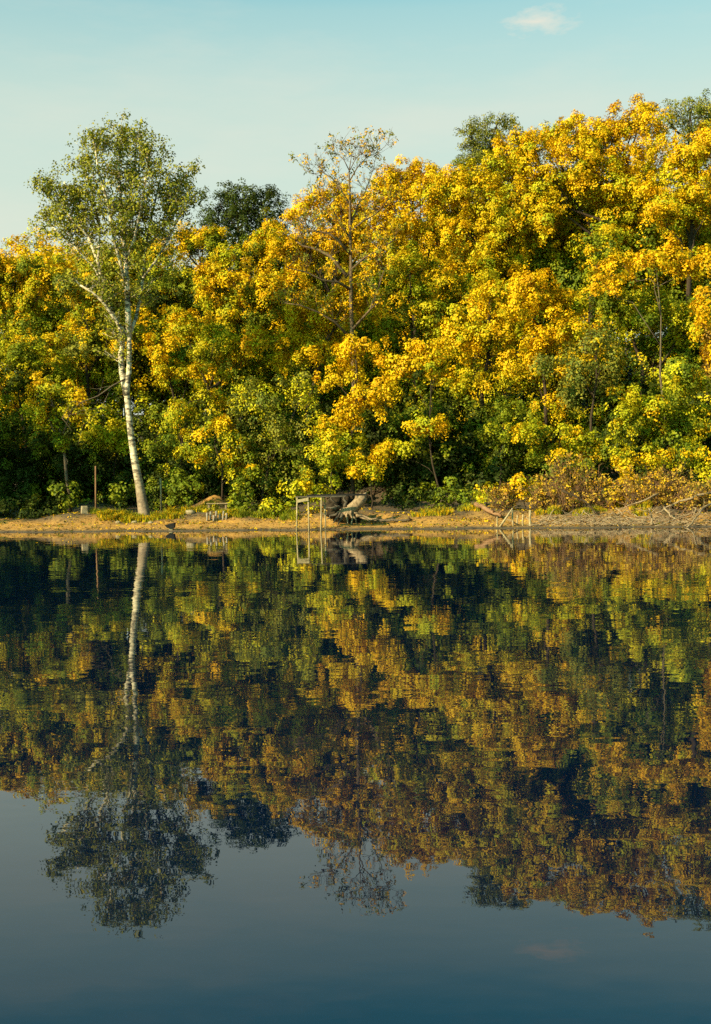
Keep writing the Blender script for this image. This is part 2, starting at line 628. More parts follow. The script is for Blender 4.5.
# ------------------------------------------------------------------ setting: terrain and water
def build_terrain():
    xs = np.concatenate([np.linspace(-400, -40, 19)[:-1], np.linspace(-40, 34, 223), np.linspace(34, 400, 19)[1:]])
    ys = np.concatenate([np.linspace(-80, 45, 50)[:-1], np.linspace(45, 85, 201), np.linspace(85, 700, 45)[1:]])
    V, S = [], []
    for y in ys:
        for x in xs:
            z = ground(x, y)
            V.append((x, y, z))
            s = y - shore(x)
            a = 1 - sm(3.3, 5.6, s + 1.5 * mnoise.noise(Vector((x * 0.45, y * 0.45, 9))) + .6 * mnoise.noise(Vector((x * 1.6, y * 1.6, 4))))
            dx, dy = (x - MOUND[0]) / 0.9, (y - MOUND[1]) / 2.4
            a = max(a, min(0.9, 1.3 * math.exp(-(dx * dx + dy * dy))))
            S.append(a)
    nx = len(xs)
    Fc = [(j * nx + i, j * nx + i + 1, (j + 1) * nx + i + 1, (j + 1) * nx + i) for j in range(len(ys) - 1) for i in range(nx - 1)]
    me = bpy.data.meshes.new('ground')
    me.from_pydata(V, [], Fc)
    at_ = me.attributes.new('sand', 'FLOAT', 'POINT')
    at_.data.foreach_set('value', S)
    me.polygons.foreach_set('use_smooth', [True] * len(me.polygons))
    me.materials.append(ground_material())
    o = bpy.data.objects.new('ground', me)
    COL.objects.link(o)
    o['kind'] = 'structure'
    o['label'] = 'sandy lake shore rising to a wooded bank'
    me = bpy.data.meshes.new('lake_water')
    me.from_pydata([(-400, -80, 0), (400, -80, 0), (400, 90, 0), (-400, 90, 0)], [], [(0, 1, 2, 3)])
    me.materials.append(water_material())
    o = bpy.data.objects.new('lake_water', me)
    COL.objects.link(o)
    o['kind'] = 'structure'
    o['label'] = 'calm dark lake mirroring the autumn trees'


build_terrain()

# ------------------------------------------------------------------ trees
WOOD = 'autumn trees of the bank'
T = [
    # --- back row
    ('oak_tree', 34, [(222, 208, 20, 20), (252, 198, 24, 15), (245, 228, 34, 24), (281, 210, 9, 10), (262, 220, 22, 20), (236, 194, 12, 9), (270, 196, 9, 9), (212, 218, 11, 11)], 'd', 'd',
     'dark green oak crown standing up against the sky', dict(style='oak')),
    ('locust_tree', 37, [(470, 134, 18, 15), (497, 124, 22, 14), (485, 150, 30, 20), (478, 175, 30, 20)], 'v', 'v',
     'thin olive green tree top poking above the gold crowns', dict(style='fine')),
    ('ash_tree', 35, [(690, 106, 22, 13), (668, 120, 20, 14), (712, 118, 20, 20), (700, 140, 30, 22)], 'v', 'vl',
     'olive treetop at the upper right corner of the wood', dict(style='fine')),
    ('maple_tree', 27, [(480, 182, 34, 28), (515, 162, 32, 28), (470, 217, 34, 30), (520, 207, 38, 34), (500, 250, 42, 32), (452, 188, 22, 22)], 'gggl', 'gl',
     'big golden maple below the thin olive tree top', {}),
    ('maple_tree', 27, [(534, 148, 20, 20), (540, 176, 24, 22), (560, 137, 30, 26), (600, 130, 30, 24), (642, 117, 26, 22), (590, 167, 40, 28), (640, 162, 36, 30), (620, 197, 40, 26)], 'ggggo', 'gl',
     'tallest golden maple, its rounded top nearest the sky', {}),
    ('maple_tree', 24, [(690, 147, 32, 22), (680, 180, 34, 28), (714, 195, 30, 34), (665, 212, 28, 20)], 'ggo', 'gl',
     'golden maple under the olive treetop of the corner', {}),
    ('maple_tree', 28, [(420, 192, 28, 24), (395, 186, 22, 16), (440, 180, 22, 18), (410, 226, 40, 28), (442, 220, 28, 24), (388, 176, 17, 11), (412, 172, 20, 13)], 'gggo', 'gl',
     'golden maple filling the skyline right of the bare topped tree', {}),
    ('maple_tree', 27, [(316, 196, 20, 16), (300, 208, 18, 14), (338, 190, 16, 14), (298, 236, 30, 24), (342, 212, 26, 24), (374, 193, 20, 19), (365, 235, 30, 26), (335, 240, 26, 22)], 'gggo', 'go',
     'bright yellow maple behind the bare topped tree', {}),
    ('hornbeam_tree', 27, [(178, 247, 26, 22), (212, 252, 26, 24), (165, 282, 28, 28), (200, 290, 30, 26), (235, 268, 24, 20), (204, 236, 22, 15)], 'lgn', 'nd',
     'dark green and gold crown just right of the poplar top', {}),
    ('maple_tree', 22, [(12, 268, 28, 20), (44, 278, 26, 22), (20, 308, 34, 28), (60, 320, 26, 26), (-15, 290, 30, 30)], 'goln', 'ln',
     'gold and green maple cut by the left edge of the photo', {}),
    ('hornbeam_tree', 30, [(115, 270, 34, 28), (140, 250, 28, 26), (130, 300, 34, 26), (90, 290, 30, 26)], 'lgv', 'ln',
     'yellow green crown hidden behind the poplar crown', {}),
    ('beech_tree', 33, [(270, 240, 28, 20), (300, 262, 30, 22), (255, 258, 28, 22), (330, 270, 34, 24)], 'ggln', 'ln',
     'gold and green crown directly below the dark oak', {}),
    ('beech_tree', 31, [(560, 190, 32, 26), (560, 235, 36, 28), (590, 225, 32, 26), (540, 265, 34, 24)], 'ggl', 'ln',
     'yellow crown in the hollow between the two biggest gold maples', {}),
    # --- middle row
    ('maple_tree', 14.5, [(622, 264, 24, 12), (655, 257, 30, 11), (606, 280, 18, 9), (684, 266, 18, 9)], 'goo', 'go',
     'orange flat topped maple on a long sinuous bare trunk', dict(base_px=668, tr=0.085, bark=GREYBARK)),
    ('maple_tree', 21, [(255, 290, 34, 24), (214, 280, 26, 22), (290, 284, 34, 22), (240, 322, 36, 24), (282, 318, 30, 24)], 'ggol', 'ln',
     'golden maple with wide boughs left of the forked bare limbs', {}),
    ('hornbeam_tree', 18, [(88, 300, 32, 26), (112, 330, 32, 24), (75, 350, 36, 26), (104, 375, 30, 20), (60, 370, 24, 20)], 'lgv', 'ln',
     'olive yellow tree spreading behind the left side of the poplar', {}),
    ('hornbeam_tree', 15, [(18, 355, 32, 22), (48, 385, 28, 18), (0, 385, 26, 20)], 'lln', 'nd',
     'green yellow tree under the gold maple of the left edge', {}),
    ('maple_tree', 13, [(165, 368, 20, 12), (192, 374, 22, 13), (160, 344, 18, 11), (208, 395, 20, 13), (180, 410, 24, 11)], 'gggl', 'l',
     'gold maple in tiers of boughs right of the white trunk', {}),
    ('maple_tree', 17, [(215, 342, 28, 20), (242, 368, 32, 20), (200, 325, 24, 18), (180, 320, 22, 18), (262, 345, 26, 18)], 'ggl', 'ln',
     'golden green maple above the tiered gold maple', {}),
    ('maple_tree', 16, [(300, 350, 32, 18), (272, 340, 24, 16), (322, 322, 30, 18), (345, 300, 32, 18), (300, 305, 24, 16)], 'ggoo', 'gl',
     'orange yellow maple below the forked bare limbs', {}),
    ('linden_tree', 20, [(398, 285, 36, 24), (380, 325, 32, 22), (430, 310, 30, 22), (455, 290, 26, 22), (410, 260, 28, 20)], 'gln', 'nl',
     'green linden with yellow tips in the middle of the wood', {}),
    ('maple_tree', 17, [(480, 302, 28, 24), (460, 340, 26, 22), (500, 334, 32, 26), (474, 376, 22, 15), (498, 285, 26, 20)], 'ggl', 'gl',
     'golden maple beside the green linden, above the dark hollow', {}),
    ('maple_tree', 16, [(532, 292, 34, 26), (553, 330, 32, 26), (530, 366, 30, 22), (548, 402, 22, 13), (566, 300, 24, 20)], 'gggo', 'gl',
     'golden maple whose boughs hang in a long curtain', {}),
    ('elm_tree', 19, [(600, 248, 30, 26), (604, 295, 28, 24), (640, 310, 32, 28), (662, 345, 30, 26), (690, 318, 26, 28)], 'lng', 'nl',
     'green ivy clad tree behind the sinuous bare trunk', {}),
    ('beech_tree', 15, [(704, 262, 24, 22), (708, 308, 22, 24), (712, 345, 20, 22)], 'gol', 'or',
     'rusty orange beech halfway up the right edge', dict(tr=0.09)),
    ('maple_tree', 9.5, [(355, 346, 30, 14), (340, 374, 24, 13), (366, 398, 28, 12), (348, 420, 20, 11)], 'ggo', 'g',
     'low golden maple with tiered boughs above the plank jetty', {}),
    ('maple_tree', 10, [(405, 362, 30, 14), (432, 350, 26, 13), (392, 390, 22, 11), (442, 376, 20, 11), (424, 424, 28, 9), (398, 448, 24, 8)], 'ggo', 'gl',
     'orange gold maple above the dark hollow under the trees', dict(tr=0.06, base_px=438)),
    # --- front row
    ('willow_tree', 10.5, [(255, 400, 30, 26), (282, 438, 30, 28), (250, 448, 26, 22), (302, 392, 24, 24), (276, 478, 30, 16), (310, 430, 20, 22)], 'vvl', 'vn',
     'fine leaved olive willow behind the green weeds', dict(style='fine', base_px=263, tr=0.11)),
    ('hazel_tree', 9.5, [(236, 446, 22, 18), (198, 452, 18, 14), (216, 425, 20, 14), (240, 474, 18, 12)], 'lg', 'ln',
     'yellow green hazel above the sandy mound', {}),
    ('hazel_tree', 10, [(160, 440, 18, 15), (178, 474, 20, 16), (160, 480, 14, 14)], 'lnn', 'nd',
     'dark green hazel right of the white trunk foot', {}),
    ('young_maple', 8, [(56, 424, 15, 11), (40, 405, 16, 10), (70, 412, 12, 8), (62, 440, 8, 6), (48, 388, 22, 12), (78, 396, 16, 9)], 'gol', 'ln',
     'small leaning maple with a golden tuft above dark shade', dict(base_px=69, tr=0.12, cat='tree', bark=GREYBARK)),
    ('young_maple', 12, [(100, 433, 16, 7), (120, 424, 10, 9), (112, 440, 14, 6), (122, 444, 8, 6)], 'l', 'l',
     'lime green boughs reaching left of the white trunk', {}),
    ('hazel_tree', 10.5, [(10, 425, 30, 22), (20, 462, 26, 24), (-10, 455, 22, 30), (38, 440, 20, 20)], 'nd', 'd',  # shade of the left bank is put into the leaf colour
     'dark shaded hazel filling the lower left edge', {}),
    ('hazel_tree', 12, [(78, 462, 22, 20), (100, 470, 20, 20), (118, 484, 16, 16), (90, 445, 18, 14)], 'nd', 'd',  # dark leaves, with the bank's shade painted in
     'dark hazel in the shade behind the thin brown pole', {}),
    ('hazel_tree', 9, [(332, 452, 22, 18), (318, 476, 20, 12), (350, 442, 16, 14), (326, 430, 18, 12)], 'gl', 'ln',
     'yellow green hazel right behind the plank jetty', {}),
    ('hazel_tree', 8.5, [(368, 470, 18, 11), (385, 452, 16, 10), (360, 455, 14, 10)], 'gg', 'gl',
     'yellow boughs hanging over the uprooted stump', {}),
    ('hazel_tree', 14.5, [(400, 428, 26, 20), (428, 440, 24, 20), (408, 465, 24, 20), (440, 415, 22, 15)], 'nn', 'd',  # low leaves DARK, painting the shade of the hollow
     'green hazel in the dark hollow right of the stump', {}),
    ('hazel_tree', 17, [(462, 440, 24, 22), (470, 475, 24, 18), (448, 470, 20, 18), (480, 415, 20, 16)], 'nd', 'd',  # leaf colour darkened to stand for the hollow's shade
     'hazel deep in the dark hollow, shade put into its leaf colour', {}),
    ('hazel_tree', 11.5, [(505, 410, 20, 16), (490, 434, 16, 12), (512, 440, 16, 14), (498, 462, 14, 12)], 'ln', 'n',
     'green yellow hazel between the dark hollow and the gold curtain', {}),
    ('ash_tree', 13, [(570, 362, 34, 18), (612, 356, 32, 20), (590, 384, 34, 14), (596, 340, 24, 14)], 'vvg', 'v',
     'olive ash of fine leaves below the ivy clad tree', dict(style='fine')),
    ('hazel_tree', 9.5, [(560, 430, 24, 15), (586, 444, 24, 14), (542, 452, 20, 14), (528, 430, 16, 12), (566, 462, 22, 12)], 'lg', 'ln',
     'yellow green hazel over the reddish twiggy bush', {}),
    ('elm_tree', 12, [(640, 398, 30, 20), (680, 382, 30, 22), (702, 420, 24, 22), (662, 428, 30, 18), (624, 428, 24, 16)], 'lgn', 'ln',
     'green and yellow elm above the fallen branches', {}),
    ('hazel_tree', 9, [(690, 452, 24, 14), (655, 458, 22, 12), (620, 456, 20, 12), (712, 470, 16, 16)], 'lg', 'nl',
     'low yellow green hazel at the right edge above driftwood', {}),
]
DENS = 1.0
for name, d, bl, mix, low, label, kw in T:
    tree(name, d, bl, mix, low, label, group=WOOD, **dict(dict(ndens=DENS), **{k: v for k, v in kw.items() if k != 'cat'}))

# understorey and back fill between the crowns; DARK leaves paint shade in the gaps
U = []
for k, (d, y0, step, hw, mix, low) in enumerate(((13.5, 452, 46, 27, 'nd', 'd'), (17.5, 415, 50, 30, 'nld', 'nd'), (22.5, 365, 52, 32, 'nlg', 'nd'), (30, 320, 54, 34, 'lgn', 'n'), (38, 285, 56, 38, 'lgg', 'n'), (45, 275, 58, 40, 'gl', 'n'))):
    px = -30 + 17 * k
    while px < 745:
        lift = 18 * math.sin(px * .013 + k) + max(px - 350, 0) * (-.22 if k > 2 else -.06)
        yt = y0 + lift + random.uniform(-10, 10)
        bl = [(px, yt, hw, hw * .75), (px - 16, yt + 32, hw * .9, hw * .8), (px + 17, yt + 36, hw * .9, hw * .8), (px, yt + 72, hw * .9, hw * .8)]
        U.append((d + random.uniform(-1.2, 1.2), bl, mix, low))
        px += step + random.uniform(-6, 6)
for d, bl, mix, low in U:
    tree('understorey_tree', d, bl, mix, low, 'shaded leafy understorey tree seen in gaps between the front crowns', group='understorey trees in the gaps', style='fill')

# unseen trees added left of the frame to shade the lower left bank
for q, (x, y, h) in enumerate(((-33, 64, 14.5), (-37, 67, 16), (-42, 63, 15.5))):
    gz = ground(x, y)
    base = Vector((x, y, gz))
    root = empty('beech_tree', base, 'unseen beech left of the frame, casting shade on the bank', 'tree', 'unseen shade trees')
    B = [(base + Vector((random.uniform(-2.2, 2.2), random.uniform(-2, 2), h * f)), 2.6, 2.6, 2.0) for f in (0.35, 0.48, 0.58, 0.7, 0.8, 0.92)]
    mb = MB()
    mb.tube(wob(base - Vector((0, 0, .2)), B[-1][0], 6, 0.012), taper(0.32, 0.05, 6), 8, 0.05)
    for b in B:
        mb.tube(wob(base + Vector((0, 0, (b[0].z - gz) * 0.75)), b[0], 3, 0.05), taper(0.1, 0.03, 3), 5)
    mb.build('trunk', BARK, root, base)
    st = dict(STYLES['broad'])
    st.update(mix='ln', low='n')
    leaf_mesh('crown', *crown_points(B, **st), root, base)

# ------------------------------------------------------------------ the bare-topped tree in the middle
def bare_tree():
    Yb = shore(0) + 14.5
    P = lambda px, py, dy=0: at(px, py, Yb + dy)
    b = P(353, 505)
    base = Vector((b.x, Yb, ground(b.x, Yb)))
    root = empty('bare_topped_tree', base, 'tall tree with forked bare limbs and a nearly leafless top', 'tree')
    mb = MB()
    trunk = [base - Vector((0, 0, .2)), P(356, 430), P(353, 360), P(351, 300), P(351, 262), P(350, 225), P(350, 195), P(349, 172), P(352, 152)]
    mb.tube(trunk, [.19, .16, .14, .12, .105, .085, .06, .04, .012], 8, .05)
    mb.build('trunk', BARETWIG, root, base)
    limbs = [
        ([P(346, 275), P(330, 256, .5), P(316, 249, .8), P(303, 246, 1), P(296, 241, 1.2)], .10),
        ([P(351, 255), P(338, 240, -.5), P(328, 233, -.6), P(314, 231, -.7), P(305, 229, -.8)], .085),
        ([P(351, 225), P(358, 205, .4), P(366, 190, .6), P(372, 172, .8)], .06),
        ([P(350, 205), P(341, 190, .2), P(332, 178, .3), P(322, 172, .4), P(314, 174, .4)], .05),
        ([P(349, 182), P(357, 168), P(366, 158), P(378, 152)], .04),
        ([P(350, 172), P(344, 160), P(338, 154)], .032),
        ([P(350, 170), P(356, 158), P(362, 153)], .028),
        ([P(351, 290), P(338, 282, -.6), P(322, 280, -1), P(306, 272, -1.3), P(288, 268, -1.5)], .075),
        ([P(351, 240), P(340, 222, .3), P(330, 206, .5), P(321, 196, .6)], .06),
        ([P(350, 232), P(362, 222, -.4), P(376, 214, -.7), P(388, 200, -.9)], .055),
        ([P(351, 270), P(364, 258, -.5), P(380, 250, -.8), P(394, 240, -1)], .06),
        ([P(352, 330), P(370, 310, -.6), P(378, 290, -.8), P(384, 270, -1)], .08),
        ([P(352, 340), P(335, 322, -.5), P(318, 312, -.9), P(300, 305, -1.2), P(285, 303, -1.3)], .08),
    ]
    tips = []
    for pts, r in limbs:
        m = MB()
        m.tube(pts, taper(r * 1.25, r * .35, len(pts) - 1), 6, .05)
        for i in range(1, len(pts)):
            for _ in range(5):
                v = Vector((random.gauss(0, .5), random.gauss(0, .4), random.uniform(.1, 1))).normalized()
                L = random.uniform(.5, 1.3)
                q = pts[i] + v * L
                m.tube(wob(pts[i], q, 3, .06), taper(r * .3, .008, 3), 4)
                tips.append(q)
                for _ in range(3):
                    q2 = q + Vector((random.gauss(0, .35), random.gauss(0, .3), random.uniform(.0, .6)))
                    m.tube([q.lerp(pts[i], .35), q2], [.012, .006], 3)
                    tips.append(q2)
        m.build('limb', BARETWIG, root, base)
    B = [(t, .32, .32, .25) for t in tips if t.z < base.z + 12.5 or random.random() < .45]
    C, Nn, S, K = crown_points(B, dens=5.0, leaves=4, spray_r=.2, size=.12, mix='oovv', low='ov')
    leaf_mesh('crown', C, Nn, S, K, root, base)


bare_tree()


# ------------------------------------------------------------------ the white poplar
def poplar():
    bx = at(146, 511, 70).x
    Yb = shore(bx) + 6.5
    P = lambda px, py, dy=0: at(px, py, Yb + dy)
    base = P(146, 511)
    base.z = ground(base.x, Yb)
    root = empty('white_poplar', base, 'tall white barked poplar leaning left on the sandy bank', 'tree')
    mb = MB()
    main = [base - Vector((0, 0, .25)), base + Vector((-.12, 0, .25)), P(139.5, 485), P(134.5, 460), P(131, 435), P(128.5, 410), P(126.5, 392), P(129, 372), P(129.5, 350), P(129, 335)]
    mb.tube(main, [.52, .34, .25, .21, .19, .178, .17, .155, .145, .135], 12, .03)
    mb.build('trunk', POPBARK, root, base)
    limbs = [
        ([P(126.5, 396), P(122, 372, .2), P(121, 355, .3), P(122.5, 343, .35), P(120, 328, .4), P(112, 308, .5), P(105, 295, .5), P(98, 262, .6), P(88, 236, .8), P(76, 206, 1), P(64, 182, 1.2)], .17),
        ([P(129, 337), P(128, 310), P(127, 285), P(126, 260), P(124, 235), P(121, 205), P(119, 170), P(121, 140)], .165),
        ([P(129, 337), P(117, 322, -.3), P(103, 302, -.6), P(92, 292, -.8), P(80, 285, -1.0)], .10),
        ([P(129, 337), P(136, 318, .4), P(140, 300, .6), P(143, 278, .8), P(145, 250, 1), P(152, 215, 1.3), P(160, 180, 1.5)], .10),
        ([P(126, 285), P(120, 262, -.5), P(114, 240, -.8), P(108, 205, -1), P(98, 168, -1.2), P(94, 140, -1.3)], .085),
        ([P(125.5, 262), P(134, 240, -.5), P(141, 210, -.8), P(146, 175, -1), P(148, 150, -1)], .08),
        ([P(124, 235), P(128, 205, .7), P(134, 170, .9), P(137, 138, 1)], .06),
        ([P(105, 295), P(96, 270, 1), P(78, 250, 1.3), P(58, 232, 1.5), P(44, 220, 1.6)], .06),
        ([P(143, 278), P(155, 262, .2), P(168, 240, 0), P(180, 215, -.2), P(188, 190, -.2)], .065),
        ([P(145, 250), P(160, 232, 1.3), P(176, 205, 1.6), P(184, 175, 1.8)], .05),
        ([P(88, 236), P(74, 222, .6), P(60, 205, .4), P(48, 195, .3)], .05),
        ([P(98, 262), P(100, 230, 1), P(92, 195, 1.3), P(82, 160, 1.5)], .055),
    ]
    tips = []
    for pts, r in limbs:
        m = MB()
        n = len(pts)
        m.tube(pts, taper(r * 1.2, .05, n - 1), 7, .04)
        for i in range(2, n):
            for _ in range(6):
                p0 = pts[i - 1].lerp(pts[i], random.random())
                v = Vector((random.gauss(0, .6), random.gauss(0, .6), random.uniform(.25, 1.2))).normalized()
                L = random.uniform(.7, 1.7)
                q = p0 + v * L
                m.tube(wob(p0, q, 3, .05), taper(.03, .010, 3), 4)
                for k in range(3):
                    tips.append(p0.lerp(q, .5 + .25 * k))
                for _ in range(2):
                    q2 = p0.lerp(q, random.uniform(.4, .9)) + Vector((random.gauss(0, .4), random.gauss(0, .4), random.uniform(0, .5)))
                    m.tube([p0.lerp(q, .5), q2], [.013, .007], 3)
                    tips.append(q2)
        m.build('limb', POPBARK, root, base)
    # a dead drooping branch on the left of the fork
    m = MB()
    dead = [P(127, 378), P(112, 386, -.4), P(98, 396, -.7), P(82, 402, -.9), P(62, 418, -1)]
    m.tube(dead, taper(.055, .015, 4), 5)
    for px, py in ((72, 432), (78, 445), (88, 418), (100, 412), (90, 388), (112, 402), (104, 378)):
        p0 = random.choice(dead[1:])
        m.tube(wob(p0, P(px, py, random.uniform(-1.2, -.4)), 3, .06), taper(.022, .006, 3), 4)
    m.build('dead_branch', GREYBARK, root, base)
    # crown: leaves cling to the twig tips, thickest in the upper crown
    env = [(112, 150, 30, 28), (130, 185, 44, 36), (85, 190, 40, 34), (165, 185, 28, 32), (60, 210, 26, 24), (175, 225, 22, 24), (140, 225, 30, 20),
           (155, 265, 30, 20), (180, 200, 16, 30), (128, 135, 22, 16), (95, 140, 16, 14), (150, 160, 20, 22)]
    zc = P(120, 235).z
    B = [(t, .38, .38, .34) for t in tips if t.z > zc or random.random() < .42]
    for cx, cy, rx, ry in env:
        for _ in range(max(3, int(rx * ry / 52))):
            a, rr = random.uniform(0, 6.283), math.sqrt(random.random())
            B.append((P(cx + rx * rr * math.cos(a), cy + ry * rr * math.sin(a), random.uniform(-1.9, 1.9)), .5, .5, .42))
    C, Nn, S, K = crown_points(B, dens=4.2, leaves=6, spray_r=.28, size=.132, mix='p', low='p', flat=.8, droop=.4)
    leaf_mesh('crown', C, Nn, S, K, root, base)


poplar()

# ------------------------------------------------------------------ shrubs along the foot of the wood
SH = [
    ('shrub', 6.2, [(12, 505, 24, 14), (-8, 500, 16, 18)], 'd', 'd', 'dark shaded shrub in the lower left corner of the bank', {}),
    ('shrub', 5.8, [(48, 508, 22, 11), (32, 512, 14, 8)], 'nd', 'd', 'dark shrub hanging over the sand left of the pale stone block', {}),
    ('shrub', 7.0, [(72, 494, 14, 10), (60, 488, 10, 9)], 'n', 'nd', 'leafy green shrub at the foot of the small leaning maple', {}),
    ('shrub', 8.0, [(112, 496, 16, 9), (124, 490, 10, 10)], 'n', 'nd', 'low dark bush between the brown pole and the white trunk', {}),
    ('shrub', 7.0, [(192, 486, 16, 12), (182, 496, 12, 8)], 'ln', 'n', 'yellow green bush left of the sandy mound', {}),
    ('shrub', 6.4, [(242, 492, 12, 12), (236, 504, 9, 8)], 'ln', 'nl', 'leafy bush on the right side of the sandy mound', {}),
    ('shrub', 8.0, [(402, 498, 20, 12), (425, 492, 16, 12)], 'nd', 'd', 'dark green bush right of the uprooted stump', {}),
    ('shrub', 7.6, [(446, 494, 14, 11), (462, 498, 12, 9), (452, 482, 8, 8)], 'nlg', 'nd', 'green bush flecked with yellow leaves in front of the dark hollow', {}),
    ('shrub', 6.8, [(492, 492, 11, 9), (480, 494, 9, 7)], 'gl', 'lr', 'yellow bush above the slanting log', {}),
    ('shrub', 6.2, [(522, 486, 14, 13), (540, 494, 13, 10), (508, 498, 9, 8)], 'glo', 'gr', 'golden bush behind the broken post frame', {}),
    ('shrub', 6.6, [(622, 484, 11, 14), (618, 500, 12, 8), (610, 492, 8, 8)], 'g', 'go', 'bright golden bush right of the reddish twiggy bush', {}),
    ('shrub', 6.8, [(668, 492, 16, 12), (650, 500, 12, 8)], 'ro', 'r', 'rusty brown bush behind the fallen branches', {}),
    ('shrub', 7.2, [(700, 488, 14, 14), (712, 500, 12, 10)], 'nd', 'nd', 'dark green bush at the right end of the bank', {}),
    ('weed_clump', 6.2, [(248, 508, 13, 8), (238, 512, 8, 5)], 'nnl', 'n', 'lush green weed clump right beside the sandy mound', {}),
    ('weed_clump', 6.6, [(270, 504, 13, 9), (262, 510, 10, 6)], 'nnl', 'n', 'tallest lush green weed clump under the olive willow', {}),
    ('weed_clump', 5.8, [(286, 509, 11, 7), (279, 512, 8, 5)], 'nl', 'n', 'lush green weed clump next to the jetty posts', {}),
    ('weed_clump', 5.2, [(312, 512, 9, 5), (322, 510, 7, 5)], 'lr', 'r', 'yellowish weed clump behind the legs of the jetty', {}),
    ('shrub', 8.4, [(300, 488, 18, 9), (318, 492, 14, 8)], 'lg', 'ln', 'yellowish bush seen through the posts of the jetty', {}),
]
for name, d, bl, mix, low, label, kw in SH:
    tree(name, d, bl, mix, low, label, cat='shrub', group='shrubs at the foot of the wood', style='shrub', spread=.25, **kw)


def twig_bush(px, py, rx, ry, d, label, n, leafmix):
    X = at(px, py, 64).x
    Y = shore(X) + d
    b = at(px, py + ry, Y)
    base = Vector((b.x, Y, ground(b.x, Y)))
    root = empty('twig_bush', base, label, 'shrub', 'shrubs at the foot of the wood')
    k = Y / F_PX
    m = MB()
    tips = []
    for _ in range(n):
        a = random.uniform(-1, 1)
        p0 = base + Vector((a * rx * k * .5, random.uniform(-.4, .4), -.05))
        q = base + Vector((a * rx * k * 1.0 + random.gauss(0, .3), random.uniform(-.7, .7), (2 * ry * k) * random.uniform(.3, 1.25)))
        pts = wob(p0, q, 4, .05)
        m.tube(pts, taper(.018, .006, 4), 4)
        for _ in range(5):
            s0 = random.choice(pts[1:])
            e = s0 + Vector((random.gauss(0, .3), random.gauss(0, .25), random.uniform(-.05, .45)))
            m.tube([s0, e], [.009, .004], 3)
            tips.append(e)
    m.build('stem', TWIG, root, base)
    B = [(t, .16, .16, .14) for t in random.sample(tips, int(len(tips) * .42))]
    leaf_mesh('foliage', *crown_points(B, dens=9, leaves=3, spray_r=.16, size=.10, mix=leafmix, low='r'), root, base)


twig_bush(574, 488, 26, 22, 6.0, 'reddish brown twiggy bush with few leaves left', 110, 'ror')
twig_bush(640, 496, 16, 14, 5.8, 'small reddish twiggy bush between golden bush and driftwood', 50, 'ror')
twig_bush(603, 500, 15, 13, 6.2, 'thin twiggy bush left of the bright golden bush', 55, 'rvo')
twig_bush(668, 500, 20, 14, 6.0, 'wispy brown twig bush tangled with the fallen branches', 80, 'ror')
twig_bush(700, 504, 14, 11, 5.4, 'dead grey brown twig bush at the right end of the sand', 60, 'rr')
twig_bush(545, 498, 14, 14, 6.4, 'tan twiggy bush between golden bush and big reddish bush', 55, 'rvg')
twig_bush(505, 505, 14, 10, 5.6, 'low brown twiggy bush by the slanting log', 40, 'rvo')


# ------------------------------------------------------------------ grass (stuff)
def grass(name, label, spots, n, h0, h1, cols, lean=.5, wid=.022):
    """blades in tufts; spots: (px, half width px, s0, s1 distance from the water's edge)"""
    C, Ac, K = [], [], []
    V, Fc, Cc = [], [], []
    for px, hw, s0, s1, share in spots:
        for _ in range(int(n * share)):
            q = px + random.uniform(-hw, hw)
            x = at(q, 515, 66).x
            y = shore(x) + random.uniform(s0, s1)
            x = at(q, 515, y).x
            z = ground(x, y)
            tuft = mnoise.noise(Vector((x * 1.9, y * 1.6, 5)))
            if tuft < random.uniform(-.35, .25):
                continue
            hgt = random.uniform(h0, h1) * (.55 + 1.1 * max(tuft, 0))
            ang = random.uniform(0, 6.283)
            c = random.choice(KEY[random.choice(cols)])
            for _ in range(5):
                a2 = random.uniform(0, 6.283)
                p0 = Vector((x + random.gauss(0, .06), y + random.gauss(0, .06), z - .02))
                dirv = Vector((math.cos(a2), math.sin(a2), 0))
                side = Vector((-dirv.y, dirv.x, 0)) * wid
                l = lean * random.uniform(.2, 1)
                p1 = p0 + dirv * hgt * l * .35 + Vector((0, 0, hgt * .62))
                p2 = p0 + dirv * hgt * l + Vector((0, 0, hgt * (1 - .35 * l)))
                i = len(V)
                V += [p0 - side, p0 + side, p1 - side * .7, p1 + side * .7, p2]
                Fc += [(i, i + 1, i + 3, i + 2), (i + 2, i + 3, i + 4)]
                j = random.uniform(.7, 1.25)
                Cc += [(c[0] * j, c[1] * j, c[2] * j, 1)] * 5
    me = bpy.data.meshes.new(name)
    me.from_pydata(V, [], Fc)
    ca = me.color_attributes.new('leaf_colour', 'FLOAT_COLOR', 'POINT')
    ca.data.foreach_set('color', np.array(Cc, np.float32).reshape(-1))
    me.materials.append(LEAF)
    o = bpy.data.objects.new(name, me)
    COL.objects.link(o)
    tag(o, label, 'grass', kind='stuff')


grass('dry_grass', 'dry yellow grass tufts overhanging the sandy bank', [(112, 14, 4.2, 6.2, .25), (140, 12, 4.2, 5.6, .12), (168, 16, 4.3, 6.6, .2), (192, 14, 5.2, 7.2, .1), (228, 9, 4.6, 6, .08), (548, 12, 4.8, 6, .06), (590, 16, 4.6, 6, .08), (640, 10, 4.8, 6, .04), (432, 20, 4.6, 6.5, .06), (470, 14, 5, 6.5, .04)], 6000, .22, .60, 'govvlln', 1.0, .014)
grass('green_grass', 'fresh green grass between the weeds and round the poplar foot', [(265, 33, 4.4, 6.4, .6), (200, 18, 6, 8, .15), (165, 12, 4.8, 6.2, .1), (115, 24, 5.4, 7.5, .3)], 2600, .2, .5, 'nnlv', 1.0, .014)


